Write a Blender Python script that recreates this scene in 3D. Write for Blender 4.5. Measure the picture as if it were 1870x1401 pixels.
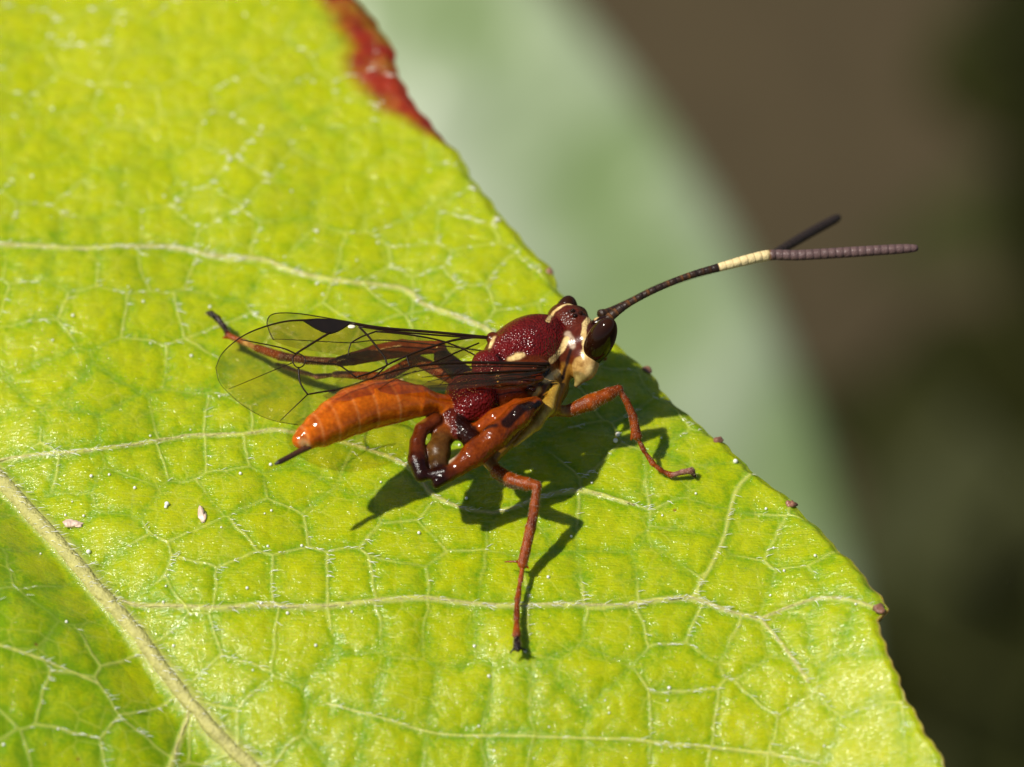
import bpy, math, random
import numpy as np
from mathutils import Vector

random.seed(7); rng = np.random.default_rng(7)
for o in list(bpy.data.objects): bpy.data.objects.remove(o)
scene = bpy.context.scene
C = scene.collection

# ------------------------------------------------------------------ camera
# design unit "du" = about 1.2 mm; S turns it into scene units
S = 0.1
ELEV = math.radians(47.0)
SE, CE = math.sin(ELEV), math.cos(ELEV)
D = 120.0
UPC = np.array([0.0, SE, CE]); TOC = np.array([0.0, -CE, SE])
CAM = TOC * D
cam_d = bpy.data.cameras.new('camera'); cam = bpy.data.objects.new('camera', cam_d); C.objects.link(cam)
cam.location = tuple(CAM * S)
cam.rotation_euler = (math.pi / 2 - ELEV, 0, 0)
cam_d.sensor_width = 36.0; cam_d.lens = 36.0 * D / 18.7
cam_d.clip_start = 0.05; cam_d.clip_end = 4000
cam_d.dof.use_dof = True
cam_d.dof.focus_distance = (D - 2.3) * S
AP = 0.019
cam_d.dof.aperture_fstop = cam_d.lens * 1e-3 / (AP * D * S)
scene.camera = cam

# ------------------------------------------------------------------ light
SUN = np.array([-0.60, -0.17, 1.0]); SUN /= np.linalg.norm(SUN)
sun_el = math.asin(SUN[2]); sun_az = math.atan2(SUN[0], SUN[1])
w = bpy.data.worlds.new('World'); scene.world = w; w.use_nodes = True
nt = w.node_tree; nt.nodes.clear()
sk = nt.nodes.new('ShaderNodeTexSky'); sk.sky_type = 'NISHITA'; sk.sun_disc = False
sk.sun_elevation = sun_el; sk.sun_rotation = sun_az
bg = nt.nodes.new('ShaderNodeBackground'); bg.inputs['Strength'].default_value = 0.068
wo = nt.nodes.new('ShaderNodeOutputWorld')
nt.links.new(sk.outputs[0], bg.inputs[0]); nt.links.new(bg.outputs[0], wo.inputs[0])
sl = bpy.data.lights.new('sun', 'SUN'); sl.energy = 5.0; sl.angle = math.radians(1.2); sl.color = (1.0, 0.95, 0.86)
so = bpy.data.objects.new('sun', sl); C.objects.link(so)
so.rotation_euler = Vector(-SUN).to_track_quat('-Z', 'Y').to_euler()
so.location = tuple(SUN * 30)
scene.view_settings.view_transform = 'Standard'; scene.view_settings.look = 'None'
scene.view_settings.exposure = 0.0; scene.view_settings.gamma = 1.0
scene.render.engine = 'CYCLES'
scene.cycles.transparent_max_bounces = 14
scene.cycles.max_bounces = 6; scene.cycles.diffuse_bounces = 3; scene.cycles.glossy_bounces = 3

# ------------------------------------------------------------------ helpers
def P(px, py, h=0.0):
    """point of the place at height h seen at photo position px, py (du)"""
    px = np.asarray(px, float); py = np.asarray(py, float); h = np.asarray(h, float)
    ix = (px - 935.0) / 100.0; iy = (700.5 - py) / 100.0
    dx = ix / D; dy = iy / D * SE + CE; dz = iy / D * CE - SE     # ray per unit depth
    t = (h - CAM[2]) / dz
    return np.stack([dx * t + 0 * h, CAM[1] + dy * t, h + 0 * t], -1)

def catmull(pts, n):
    pts = np.asarray(pts, float)
    p = np.vstack([2 * pts[0] - pts[1], pts, 2 * pts[-1] - pts[-2]])
    out = []
    for i in range(len(pts) - 1):
        a, b, c, d = p[i:i + 4]
        t = np.linspace(0, 1, n, endpoint=False)[:, None]
        out.append(0.5 * (2 * b + (c - a) * t + (2 * a - 5 * b + 4 * c - d) * t * t + (3 * b - a - 3 * c + d) * t ** 3))
    out.append(pts[-1:]); return np.vstack(out)

def empty(name, loc):
    o = bpy.data.objects.new(name, None); C.objects.link(o)
    o.empty_display_size = 0.05; o.location = tuple(np.asarray(loc) * S); return o

def tag(o, label=None, cat=None, group=None, kind=None):
    if label: o['label'] = label
    if cat: o['category'] = cat
    if group: o['group'] = group
    if kind: o['kind'] = kind
    return o

def wloc(o):
    v = np.zeros(3)
    while o is not None: v += np.array(o.location); o = o.parent
    return v

def build(name, verts, faces, mat, parent=None, smooth=True, attrs=None, origin=None):
    """one mesh object; verts in du in the place's axes; faces list or Nx3/Nx4 array"""
    v = np.asarray(verts, float) * S
    base = wloc(parent) if parent is not None else np.zeros(3)
    og = np.asarray(origin, float) * S if origin is not None else base
    me = bpy.data.meshes.new(name)
    if isinstance(faces, np.ndarray):
        k = faces.shape[1]
        me.vertices.add(len(v)); me.vertices.foreach_set('co', (v - og).astype(np.float32).ravel())
        me.loops.add(faces.size); me.loops.foreach_set('vertex_index', faces.astype(np.int32).ravel())
        me.polygons.add(len(faces)); me.polygons.foreach_set('loop_start', np.arange(0, faces.size, k, dtype=np.int32))
        me.polygons.foreach_set('loop_total', np.full(len(faces), k, np.int32))
        me.update(calc_edges=True); me.validate()
    else:
        me.from_pydata((v - og).tolist(), [], [list(map(int, f)) for f in faces]); me.update()
    if smooth: me.polygons.foreach_set('use_smooth', np.ones(len(me.polygons), bool))
    for an, av in (attrs or {}).items():
        av = np.asarray(av, np.float32)
        if av.ndim == 2:
            if av.shape[1] == 3: av = np.hstack([av, np.ones((len(av), 1), np.float32)])
            a = me.attributes.new(an, 'FLOAT_COLOR', 'POINT'); a.data.foreach_set('color', av.ravel())
        else:
            a = me.attributes.new(an, 'FLOAT', 'POINT'); a.data.foreach_set('value', av)
    if mat: me.materials.append(mat)
    o = bpy.data.objects.new(name, me); C.objects.link(o)
    if parent is not None: o.parent = parent
    o.location = tuple(og - base)
    return o

def tube(pts, rad, n=10, cap=True):
    pts = np.asarray(pts, float); m = len(pts); rad = np.broadcast_to(np.asarray(rad, float), (m,))
    t = np.gradient(pts, axis=0); t /= np.linalg.norm(t, axis=1)[:, None] + 1e-12
    ref = np.array([0.13, 0.31, 0.94]); u = np.cross(t, ref); u /= np.linalg.norm(u, axis=1)[:, None] + 1e-12
    vv = np.cross(t, u)
    a = np.linspace(0, 2 * np.pi, n, endpoint=False)
    ring = u[:, None, :] * np.cos(a)[None, :, None] + vv[:, None, :] * np.sin(a)[None, :, None]
    V = (pts[:, None, :] + ring * rad[:, None, None]).reshape(-1, 3)
    F = []
    for i in range(m - 1):
        for j in range(n):
            k = (j + 1) % n
            F.append((i * n + j, i * n + k, (i + 1) * n + k, (i + 1) * n + j))
    if cap:
        F.append(tuple(range(n - 1, -1, -1))); F.append(tuple((m - 1) * n + j for j in range(n)))
    return V, F

def merge(parts):
    V = []; F = []; k = 0
    for v, f in parts:
        V.append(v); F += [tuple(i + k for i in q) for q in f]; k += len(v)
    return np.vstack(V), F

_lat = rng.random((96, 96))
def vnoise(x, y, f=1.0, ox=0.0):
    x = np.asarray(x) * f + 31.7 + ox; y = np.asarray(y) * f + 17.3 + ox * 1.7
    xi = np.floor(x).astype(int); yi = np.floor(y).astype(int); fx = x - xi; fy = y - yi
    fx = fx * fx * (3 - 2 * fx); fy = fy * fy * (3 - 2 * fy)
    a = _lat[xi % 96, yi % 96]; b = _lat[(xi + 1) % 96, yi % 96]; c = _lat[xi % 96, (yi + 1) % 96]; d = _lat[(xi + 1) % 96, (yi + 1) % 96]
    return (a * (1 - fx) + b * fx) * (1 - fy) + (c * (1 - fx) + d * fx) * fy

def smooth01(x, a, b):
    t = np.clip((x - a) / (b - a), 0, 1); return t * t * (3 - 2 * t)

def seg_dist(X, Y, poly):
    """distance to a polyline and nearest arc parameter"""
    best = np.full(X.shape, 1e9); par = np.zeros(X.shape); acc = 0.0
    for (x0, y0), (x1, y1) in zip(poly[:-1], poly[1:]):
        dx, dy = x1 - x0, y1 - y0; L2 = dx * dx + dy * dy + 1e-12
        t = np.clip(((X - x0) * dx + (Y - y0) * dy) / L2, 0, 1)
        d = np.hypot(X - x0 - t * dx, Y - y0 - t * dy)
        m = d < best; best = np.where(m, d, best); par = np.where(m, acc + t * math.sqrt(L2), par); acc += math.sqrt(L2)
    return best, par

# ------------------------------------------------------------------ materials
class NT:
    def __init__(s, name):
        s.m = bpy.data.materials.new(name); s.m.use_nodes = True; s.t = s.m.node_tree; s.t.nodes.clear()
        s.out = s.t.nodes.new('ShaderNodeOutputMaterial')
    def n(s, typ, **kw):
        nd = s.t.nodes.new('ShaderNode' + typ)
        for k, v in kw.items():
            if k in nd.inputs.keys(): nd.inputs[k].default_value = v
            else: setattr(nd, k, v)
        return nd
    def l(s, a, b): s.t.links.new(a, b)
    def put(s, sock, v):
        if hasattr(v, 'is_linked') or hasattr(v, 'links'): s.l(v, sock)
        else: sock.default_value = v
    def attr(s, name, col=False):
        a = s.n('Attribute', attribute_name=name); return a.outputs['Color' if col else 'Fac']
    def mix(s, f, a, b, mode='MIX'):
        m = s.n('Mix', data_type='RGBA', blend_type=mode)
        for i, v in ((0, f), (6, a), (7, b)):
            if isinstance(v, tuple): v = v if len(v) == 4 else v + (1.0,)
            s.put(m.inputs[i], v)
        return m.outputs[2]
    def math(s, op, a, b=0.0, c=None):
        m = s.n('Math', operation=op); s.put(m.inputs[0], a); s.put(m.inputs[1], b)
        if c is not None: s.put(m.inputs[2], c)
        return m.outputs[0]
    def rng(s, v, a, b, c=0.0, d=1.0):
        m = s.n('MapRange'); s.put(m.inputs[0], v)
        for i, q in enumerate((a, b, c, d)): m.inputs[1 + i].default_value = q
        return m.outputs[0]
    def coord(s):
        if not hasattr(s, 'tc'): s.tc = s.n('TexCoord')
        return s.tc.outputs['Object']
    def noise(s, scale, detail=3.0, rough=0.55):
        n = s.n('TexNoise', Scale=scale, Detail=detail, Roughness=rough); s.l(s.coord(), n.inputs['Vector']); return n.outputs['Fac']
    def voro(s, scale, feature='F1'):
        n = s.n('TexVoronoi', Scale=scale, feature=feature); s.l(s.coord(), n.inputs['Vector']); return n.outputs['Distance']
    def bump(s, h, dist, strength=1.0, prev=None):
        b = s.n('Bump', Strength=1.0, Distance=dist); s.put(b.inputs['Strength'], strength); s.l(h, b.inputs['Height'])
        if prev is not None: s.l(prev, b.inputs['Normal'])
        return b.outputs['Normal']
    def bsdf(s, **kw):
        b = s.n('BsdfPrincipled')
        for k, v in kw.items():
            k = k.replace('_', ' ')
            if isinstance(v, tuple) and len(v) == 3 and k != 'Subsurface Radius': v = v + (1.0,)
            s.put(b.inputs[k], v)
        return b
    def done(s, sh):
        s.l(sh, s.out.inputs['Surface']); return s.m

def plain(name, col, rough=0.5, spec=0.5, var=0.25, scale=60.0, bump=0.0, coat=0.0):
    t = NT(name)
    c = t.mix(t.rng(t.noise(scale), 0.3, 0.7), tuple(np.array(col) * (1 - var)), tuple(np.minimum(np.array(col) * (1 + var), 1)))
    b = t.bsdf(Base_Color=c, Roughness=rough, Specular_IOR_Level=spec, Coat_Weight=coat, Coat_Roughness=0.1)
    if bump: t.l(t.bump(t.noise(scale * 2.2), bump), b.inputs['Normal'])
    return t.done(b.outputs[0])

def leaf_material():
    t = NT('leaf_blade')
    cell = t.attr('cell'); vein = t.attr('vein'); fine = t.attr('fine'); red = t.attr('red'); tone_shade = t.attr('tone_shade'); rim = t.attr('rim')
    n1 = t.noise(5.0, 4.0); n2 = t.noise(34.0, 4.0); n3 = t.noise(130.0, 3.0)
    k = t.math('ADD', t.math('MULTIPLY', cell, 0.44), t.math('MULTIPLY', t.math('SUBTRACT', n2, 0.5), 0.75))
    k = t.math('ADD', k, t.math('MULTIPLY', t.math('ADD', t.math('SUBTRACT', n3, 0.5), 0.18), 0.8))
    k = t.math('ADD', k, t.math('MULTIPLY', t.math('SUBTRACT', n1, 0.5), 0.5))
    k = t.math('ADD', k, t.math('MULTIPLY', tone_shade, 0.45))
    ramp = t.n('ValToRGB'); t.l(k, ramp.inputs[0])
    e = ramp.color_ramp.elements
    e[0].position = 0.05; e[0].color = (0.19, 0.33, 0.0008, 1)
    e[1].position = 0.95; e[1].color = (0.49, 0.505, 0.0008, 1)
    q = e.new(0.45); q.color = (0.362, 0.430, 0.0008, 1)
    col = ramp.outputs[0]
    col = t.mix(t.math('MULTIPLY', fine, 0.38), col, (0.50, 0.53, 0.08))
    col = t.mix(t.math('MULTIPLY', vein, 0.78), col, (0.62, 0.60, 0.17))
    rd = t.math('MULTIPLY', red, t.rng(t.noise(11.0, 3.0), 0.25, 0.6, 0.55, 1.0))
    col = t.mix(rd, col, t.mix(t.rng(t.noise(16.0), 0.35, 0.7), (0.20, 0.005, 0.003), (0.36, 0.035, 0.006)))
    col = t.mix(t.math('MULTIPLY', rim, 0.75), col, (0.33, 0.15, 0.07))
    sp = t.rng(t.voro(6.5), 0.030, 0.016)
    col = t.mix(t.math('MULTIPLY', sp, 0.7), col, (0.20, 0.07, 0.012))
    nb = t.n('TexNoise', Scale=9.0, Detail=3.0)
    mp = t.n('Mapping'); mp.inputs['Scale'].default_value = (4.0, 26.0, 8.0); t.l(t.coord(), mp.inputs['Vector']); t.l(mp.outputs[0], nb.inputs['Vector'])
    nrm = t.bump(nb.outputs['Fac'], 0.0030, 0.7)
    nrm = t.bump(t.noise(190.0, 3.0, 0.65), 0.0022, 0.8, nrm)
    ns_ = t.n('TexNoise', Scale=1.0, Detail=3.0, Roughness=0.6); mq = t.n('Mapping'); mq.inputs['Scale'].default_value = (26.0, 85.0, 40.0)
    t.l(t.coord(), mq.inputs['Vector']); t.l(mq.outputs[0], ns_.inputs['Vector'])
    spark = t.bump(t.noise(150.0, 2.0, 0.6), 0.0022, 0.9, t.bump(ns_.outputs['Fac'], 0.0075, 1.0))
    b = t.bsdf(Base_Color=col, Roughness=t.rng(t.noise(60.0), 0.3, 0.7, 0.30, 0.45), Specular_IOR_Level=0.12, Normal=nrm, Coat_Weight=t.rng(t.noise(26.0, 3.0), 0.38, 0.62, 0.2, 0.8), Coat_Roughness=0.15, Coat_Normal=spark,
               Subsurface_Weight=0.85, Subsurface_Radius=(1.0, 0.9, 0.1), Subsurface_Scale=0.021)
    tr = t.n('BsdfTranslucent'); t.l(col, tr.inputs['Color'])
    ms = t.n('MixShader'); ms.inputs[0].default_value = 0.05; t.l(b.outputs[0], ms.inputs[1]); t.l(tr.outputs[0], ms.inputs[2])
    return t.done(ms.outputs[0])

def body_material():
    t = NT('wasp_cuticle')
    col = t.attr('col', True); punct = t.attr('punct'); gl = t.attr('gloss'); dn = t.attr('down')
    n = t.noise(45.0, 4.0)
    c = t.mix(1.0, col, t.mix(t.rng(n, 0.3, 0.7), (0.68, 0.58, 0.5), (1.15, 1.15, 1.15)), 'MULTIPLY')
    c = t.mix(1.0, c, t.mix(t.rng(t.noise(150.0, 3.0), 0.3, 0.7), (0.75, 0.68, 0.62), (1.18, 1.18, 1.18)), 'MULTIPLY')
    c = t.mix(dn, c, t.mix(1.0, c, t.mix(t.rng(t.noise(26.0, 4.0, 0.6), 0.35, 0.65), (0.42, 0.32, 0.25), (1.3, 1.35, 1.3)), 'MULTIPLY'))
    v = t.voro(230.0); v2 = t.noise(420.0, 2.0)
    n1 = t.bump(t.math('MULTIPLY', v, punct), 0.0026, 1.0)
    n1 = t.bump(t.math('MULTIPLY', v2, t.math('ADD', t.math('MULTIPLY', dn, 1.2), 0.12)), 0.0016, 0.9, n1)
    b = t.bsdf(Base_Color=c, Roughness=t.rng(gl, 0, 1, 0.46, 0.09), Specular_IOR_Level=0.28, Normal=n1,
               Subsurface_Weight=t.attr('sss'), Subsurface_Radius=(1.0, 0.35, 0.1), Subsurface_Scale=0.018)
    return t.done(b.outputs[0])

def membrane_material(name='wing_membrane', tint=(0.80, 0.74, 0.50, 1), dif=0.04, gls=0.045):
    t = NT(name)
    tr = t.n('BsdfTransparent'); tr.inputs[0].default_value = tint
    g = t.n('BsdfGlossy'); g.inputs['Roughness'].default_value = 0.12
    g.inputs['Color'].default_value = (1.0, 0.85, 0.6, 1)
    t.l(t.bump(t.noise(30.0, 3.0), 0.004), g.inputs['Normal'])
    d = t.n('BsdfDiffuse'); d.inputs[0].default_value = (0.16, 0.11, 0.03, 1)
    m1 = t.n('MixShader'); m1.inputs[0].default_value = gls; t.l(tr.outputs[0], m1.inputs[1]); t.l(g.outputs[0], m1.inputs[2])
    m2 = t.n('MixShader'); m2.inputs[0].default_value = dif; t.l(m1.outputs[0], m2.inputs[1]); t.l(d.outputs[0], m2.inputs[2])
    return t.done(m2.outputs[0])

def attr_material(name, rough, spec=0.5, bscale=120.0, bd=0.002, coat=0.0):
    t = NT(name)
    c = t.mix(1.0, t.attr('col', True), t.mix(t.noise(60.0), (0.7, 0.7, 0.7), (1.25, 1.25, 1.25)), 'MULTIPLY')
    b = t.bsdf(Base_Color=c, Roughness=rough, Specular_IOR_Level=spec, Coat_Weight=coat, Coat_Roughness=0.06)
    t.l(t.bump(t.noise(bscale), bd), b.inputs['Normal'])
    return t.done(b.outputs[0])

def eye_material():
    t = NT('compound_eye')
    v = t.voro(260.0)
    c = t.mix(t.rng(t.noise(9.0, 2.0), 0.35, 0.65), (0.006, 0.002, 0.001), (0.042, 0.012, 0.003))
    b = t.bsdf(Base_Color=c, Roughness=0.09, Specular_IOR_Level=0.25)
    t.l(t.bump(v, 0.0003, 0.2), b.inputs['Normal'])
    return t.done(b.outputs[0])

M_leaf = leaf_material(); M_body = body_material(); M_mem = membrane_material(); M_eye = eye_material()
M_ant = attr_material('antenna_cuticle', 0.45)
M_wvein = plain('wing_vein', (0.016, 0.007, 0.003), 0.4, 0.2)
M_stig = plain('wing_stigma', (0.006, 0.003, 0.002), 0.4, 0.2)
M_rib = plain('leaf_vein', (0.47, 0.44, 0.14), 0.36, 0.35, 0.22, 70.0, 0.006)
M_hair_glint = plain('leaf_hair_glint', (0.80, 0.80, 0.68), 0.22, 0.7, 0.05)
M_dot = plain('droplet_glint', (0.88, 0.87, 0.74), 0.1, 0.8, 0.03)
M_gland = plain('tooth_gland', (0.22, 0.10, 0.06), 0.3, 0.6, 0.7, 30.0, 0.004)
M_flake = plain('flake', (0.75, 0.55, 0.42), 0.35, 0.5, 0.3, 40.0, 0.004)

# ------------------------------------------------------------------ the leaf the wasp stands on
edge = [(-330, -700), (60, -520), (330, -350), (520, -170), (600, -70), (655, 0), (690, 40), (713, 75), (723, 110), (728, 135), (747, 170), (772, 205), (800, 238),
        (833, 272), (858, 312), (882, 347), (910, 380), (940, 420), (972, 453), (1000, 480), (1012, 500), (1018, 520), (1045, 552), (1085, 592),
        (1130, 632), (1165, 657), (1188, 675), (1203, 703), (1245, 745), (1290, 783), (1325, 806), (1336, 822), (1370, 850), (1410, 885), (1452, 913),
        (1464, 932), (1520, 985), (1560, 1028), (1590, 1060), (1610, 1085), (1621, 1108), (1606, 1130), (1610, 1160), (1630, 1200),
        (1645, 1245), (1670, 1295), (1690, 1330), (1715, 1370), (1732, 1401), (1760, 1460), (1790, 1560), (1805, 1680), (1800, 1800), (1760, 1930), (1700, 2040),
        (1600, 2150), (1500, 2230)]
ex = np.array([e[0] for e in edge], float); ey = np.array([e[1] for e in edge], float)
def xr(py):
    wob = 2.2 * np.sin(py * 0.093) + 1.6 * np.sin(py * 0.21 + 1)
    return np.interp(py, ey, ex) + wob

MID = [(-1150, -420), (-700, 120), (-330, 520), (-120, 745), (0, 880), (100, 988), (180, 1082), (225, 1130), (300, 1228), (380, 1325), (450, 1398), (600, 1540), (900, 1800), (1480, 2230)]
VA = [(205, 1096), (250, 1106), (300, 1108), (400, 1112), (470, 1106), (560, 1110), (640, 1104), (700, 1098), (780, 1094), (860, 1104), (940, 1108), (1040, 1105), (1130, 1108), (1200, 1098), (1265, 1094), (1330, 1118), (1388, 1132)]
VA1 = [(1388, 1132), (1440, 1110), (1500, 1093), (1555, 1098), (1598, 1110)]
VA2 = [(1388, 1132), (1430, 1180), (1460, 1222), (1478, 1248)]
VE = [(1265, 1092), (1297, 1037), (1310, 1010), (1324, 976), (1332, 938), (1346, 893), (1375, 862)]
VB = [(-560, 330), (-200, 440), (0, 447), (150, 455), (300, 452), (400, 470), (480, 475), (520, 492), (600, 512), (690, 522), (740, 530), (772, 556), (830, 578), (900, 610), (1000, 690)]
VC = [(-130, 850), (0, 845), (90, 830), (180, 822), (300, 805), (350, 797), (440, 795), (500, 786), (560, 797), (640, 812), (740, 850), (800, 912), (900, 938), (1000, 905), (1075, 900), (1160, 925)]
VD = [(350, 1295), (333, 1340), (312, 1401), (280, 1500)]
VF = [(180, 1350 - 100), (0, 1180), (-200, 1150)]
VG = [(600, 1286), (660, 1303), (718, 1318), (800, 1342), (930, 1345), (1060, 1350), (1140, 1352), (1250, 1362), (1400, 1378), (1520, 1400)]
MAINS = [(MID, 0.20), (VA, 0.062), (VA1, 0.042), (VA2, 0.04), (VE, 0.03), (VB, 0.066), (VC, 0.05), (VD, 0.06), (VF, 0.03), (VG, 0.020)]
MID0 = catmull(P(*np.array(MID, float).T)[:, :2], 5)
def macro(X, Y):
    """broad shape of the leaf: folded along the midrib, drooping towards its tip"""
    g = MID0
    d, par = seg_dist(X, Y, g[::4])
    # signed side: + on the wasp's side of the midrib
    i0, i1 = g[20], g[40]
    side = np.sign((X - i0[0]) * (i1[1] - i0[1]) - (Y - i0[1]) * (i1[0] - i0[0]))
    left = (side > 0)
    z = np.where(left, 0.34 * np.maximum(d - 0.1, 0) - 0.008 * d * d, 0.0)
    z = z - 0.30 * np.exp(-(d / 0.9) ** 2) * 1.0
    z = z - 0.060 * np.maximum(-4.3 - Y, 0) ** 2           # droops towards the tip
    z = z + 0.085 * np.maximum(X - 4.0, 0) ** 2 * smooth01(-Y, 2.0, 7.0)
    z = z - 0.006 * np.maximum(Y - 3.0, 0) ** 2
    z = z + 0.22 * (vnoise(X, Y, 0.33) - 0.5) + 0.12 * (vnoise(X, Y, 0.75, 5.0) - 0.5)
    return z

def Pz(px, py, it=5):
    """point of the leaf's broad surface at a photo position"""
    q = P(px, py)
    for _ in range(it): q = P(px, py, macro(q[..., 0], q[..., 1]))
    return q
def ground2(poly, n=5):
    return catmull(Pz(*np.array(poly, float).T)[:, :2], n)
MG = [(ground2(p), w_) for p, w_ in MAINS]

# areole seeds: pairs either side of the main veins, the rest scattered
seeds = []
def far(q, lst, r):
    if not lst: return True
    a = np.array(lst); return np.min((a[:, 0] - q[0]) ** 2 + (a[:, 1] - q[1]) ** 2) > r * r
for g, w_ in MG:
    sg = np.hypot(*np.diff(g, axis=0).T); cs = np.concatenate([[0], np.cumsum(sg)])
    s = 0.3
    while s < cs[-1]:
        x = np.interp(s, cs, g[:, 0]); y = np.interp(s, cs, g[:, 1])
        x2 = np.interp(s + 0.05, cs, g[:, 0]); y2 = np.interp(s + 0.05, cs, g[:, 1])
        t = np.array([x2 - x, y2 - y]); t /= np.linalg.norm(t) + 1e-9; nrm = np.array([-t[1], t[0]])
        off = 0.42 + 0.1 * random.random() + w_ * 0.5
        for sd in (-1, 1):
            q = np.array([x, y]) + nrm * sd * off
            if far(q, seeds, 0.62): seeds.append(tuple(q))
        s += 0.72 + 0.5 * random.random()
k = 0
while k < 9000:
    k += 1
    q = (rng.uniform(-14, 9.5), rng.uniform(-14, 13))
    r = 0.66 + 0.5 * random.random() ** 0.7
    if far(q, seeds, r): seeds.append(q)
seeds = np.array(seeds)
seeds2 = []
gs = 0.40
for i in range(int(24 / gs)):
    for j in range(int(27 / gs)):
        seeds2.append((-14 + (i + 0.15 + 0.7 * random.random()) * gs, -14 + (j + 0.15 + 0.7 * random.random()) * gs))
seeds2 = np.array(seeds2)

def voronoi_edges(X, Y, sd, win):
    d_edge = np.empty(X.shape); rid = np.zeros(X.shape, int)
    for r0 in range(0, X.shape[0], 8):
        xs = X[r0:r0 + 8]; ys = Y[r0:r0 + 8]
        for c0 in range(0, X.shape[1], 90):
            x = xs[:, c0:c0 + 90]; y = ys[:, c0:c0 + 90]
            m = (sd[:, 0] > x.min() - win) & (sd[:, 0] < x.max() + win) & (sd[:, 1] > y.min() - win) & (sd[:, 1] < y.max() + win)
            q = sd[m]; ids = np.where(m)[0]
            if len(q) < 3: d_edge[r0:r0 + 8, c0:c0 + 90] = 0.4; continue
            d2 = (x[..., None] - q[:, 0]) ** 2 + (y[..., None] - q[:, 1]) ** 2
            p3 = np.argpartition(d2, 2, axis=-1)[..., :3]
            dd = np.take_along_axis(d2, p3, -1); o = np.argsort(dd, -1); p3 = np.take_along_axis(p3, o, -1); dd = np.take_along_axis(dd, o, -1)
            a = q[p3[..., 0]]; best = np.full(x.shape, 9.0)
            for b_ in (1, 2):
                b = q[p3[..., b_]]; L = np.hypot(a[..., 0] - b[..., 0], a[..., 1] - b[..., 1]) + 1e-9
                best = np.minimum(best, (dd[..., b_] - dd[..., 0]) / (2 * L))
            d_edge[r0:r0 + 8, c0:c0 + 90] = best; rid[r0:r0 + 8, c0:c0 + 90] = ids[p3[..., 0]]
    return d_edge, rid

rows = np.concatenate([np.linspace(-690, -40, 26, endpoint=False), np.arange(-40, 1440, 2.15), np.linspace(1442, 2215, 40)])
nd = 640
u = np.concatenate([np.linspace(0, 1, 28, endpoint=False) ** 0.8 * 0.999, 1 + np.linspace(0, 1, nd)])
PX = np.empty((len(rows), len(u))); PY = np.repeat(rows[:, None], len(u), 1)
for i, py in enumerate(rows):
    r = float(xr(py)); xl = -1200 + 0.00012 * (py + 200) ** 2 * (1 if py < 700 else 0.0) + max(py - 900, 0) * 0.85
    xl = min(xl, r - 60); xm = min(-30.0, r - 40) if py < 1440 else max(xl + 30, min(-30.0, r - 40))
    xm = max(xm, xl + 10); xm = min(xm, r - 10)
    PX[i] = np.where(u < 1, xl + (xm - xl) * u, xm + (r - xm) * (u - 1))
G = Pz(PX, PY); X = G[..., 0]; Y = G[..., 1]
wx = X + 0.10 * (vnoise(X, Y, 1.6, 3.0) - 0.5) + 0.05 * (vnoise(X, Y, 4.0, 8.0) - 0.5)
wy = Y + 0.10 * (vnoise(X, Y, 1.6, 9.0) - 0.5) + 0.05 * (vnoise(X, Y, 4.0, 2.0) - 0.5)
de1, rid = voronoi_edges(wx, wy, seeds, 2.3)
de2, _ = voronoi_edges(wx, wy, seeds2, 1.2)
Z = macro(X, Y)
main_v = np.zeros(X.shape); main_d = np.full(X.shape, 9.0); ridge = np.zeros(X.shape)
for g, wd in MG:
    L = np.hypot(*np.diff(g, axis=0).T).sum()
    d, par = seg_dist(X, Y, g[::2] if len(g) > 12 else g)
    tw = wd * (1.0 + 0.25 * (vnoise(X, Y, 2.5, 4.0) - 0.5))
    main_v = np.maximum(main_v, np.exp(-(d / tw) ** 4)); ridge = np.maximum(ridge, wd * 0.55 * np.exp(-(d / (tw * 1.1)) ** 2))
    main_d = np.minimum(main_d, np.maximum(d - wd, 0))
st1 = (0.22 + 0.78 * smooth01(vnoise(X, Y, 0.9, 12.0), 0.3, 0.65)) * (1 - 0.38 * smooth01(Y, -1.0, 6.0))
wv = 0.014 + 0.016 * vnoise(X, Y, 0.7, 21.0)
v1 = np.exp(-(de1 / wv) ** 2) * st1
v2 = np.exp(-(de2 / 0.016) ** 2) * smooth01(vnoise(X, Y, 1.3, 30.0), 0.35, 0.75)
dd = np.minimum(de1, main_d)
dome = 1 - np.exp(-(dd / 0.20) ** 1.25)
amp = (1 - 0.38 * smooth01(Y, -1.0, 6.0)) * (0.020 + 0.028 * _lat[rid % 96, (rid // 96) % 96])
Z += amp * dome * np.clip(1.15 - 0.0 * X, 0, 2) + 0.016 * (1 - np.exp(-(de2 / 0.09) ** 1.5))
Z += 0.022 * v1 + ridge + 0.008 * v2
Z += 0.02 * (vnoise(X, Y, 3.2, 40.0) - 0.5)
# margin: rolled down a little, paler
er = (xr(PY) - PX) / 100.0
Z -= 0.10 * np.exp(-(er / 0.12) ** 2)
red_poly = [(628, -60), (668, 60), (700, 130), (735, 205), (770, 250), (800, 262)]
dr = seg_dist(PX, PY, red_poly)[0] / 100.0
nz = vnoise(X, Y, 1.4, 50.0)
rw = np.interp(PY, [-300, -60, 0, 60, 120, 170, 210, 245, 285], [0.1, 0.6, 0.72, 0.92, 0.98, 0.92, 0.74, 0.44, -0.2]) + 0.25 * (nz - 0.5)
red = smooth01(rw - er, -0.22, 0.34)
tone_shade = 0.35 * smooth01(-(PY - 500) / 500, 0, 1) + 0.35 * smooth01(PX, 900, 1600) * smooth01(PY, 1000, 1400) - 0.38 * smooth01(seg_dist(X, Y, MG[0][0][::4])[0] * np.where((PX < 225) | (PY > 1130), 1, 0) * np.where(PX * 1.06 + 880 < PY, 1, 0), 0.15, 1.2)  # yellower top and lower right; shade of the side beyond the midrib painted in
rim = np.exp(-(er / 0.035) ** 2) * smooth01(PY, 880, 1080)
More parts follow.
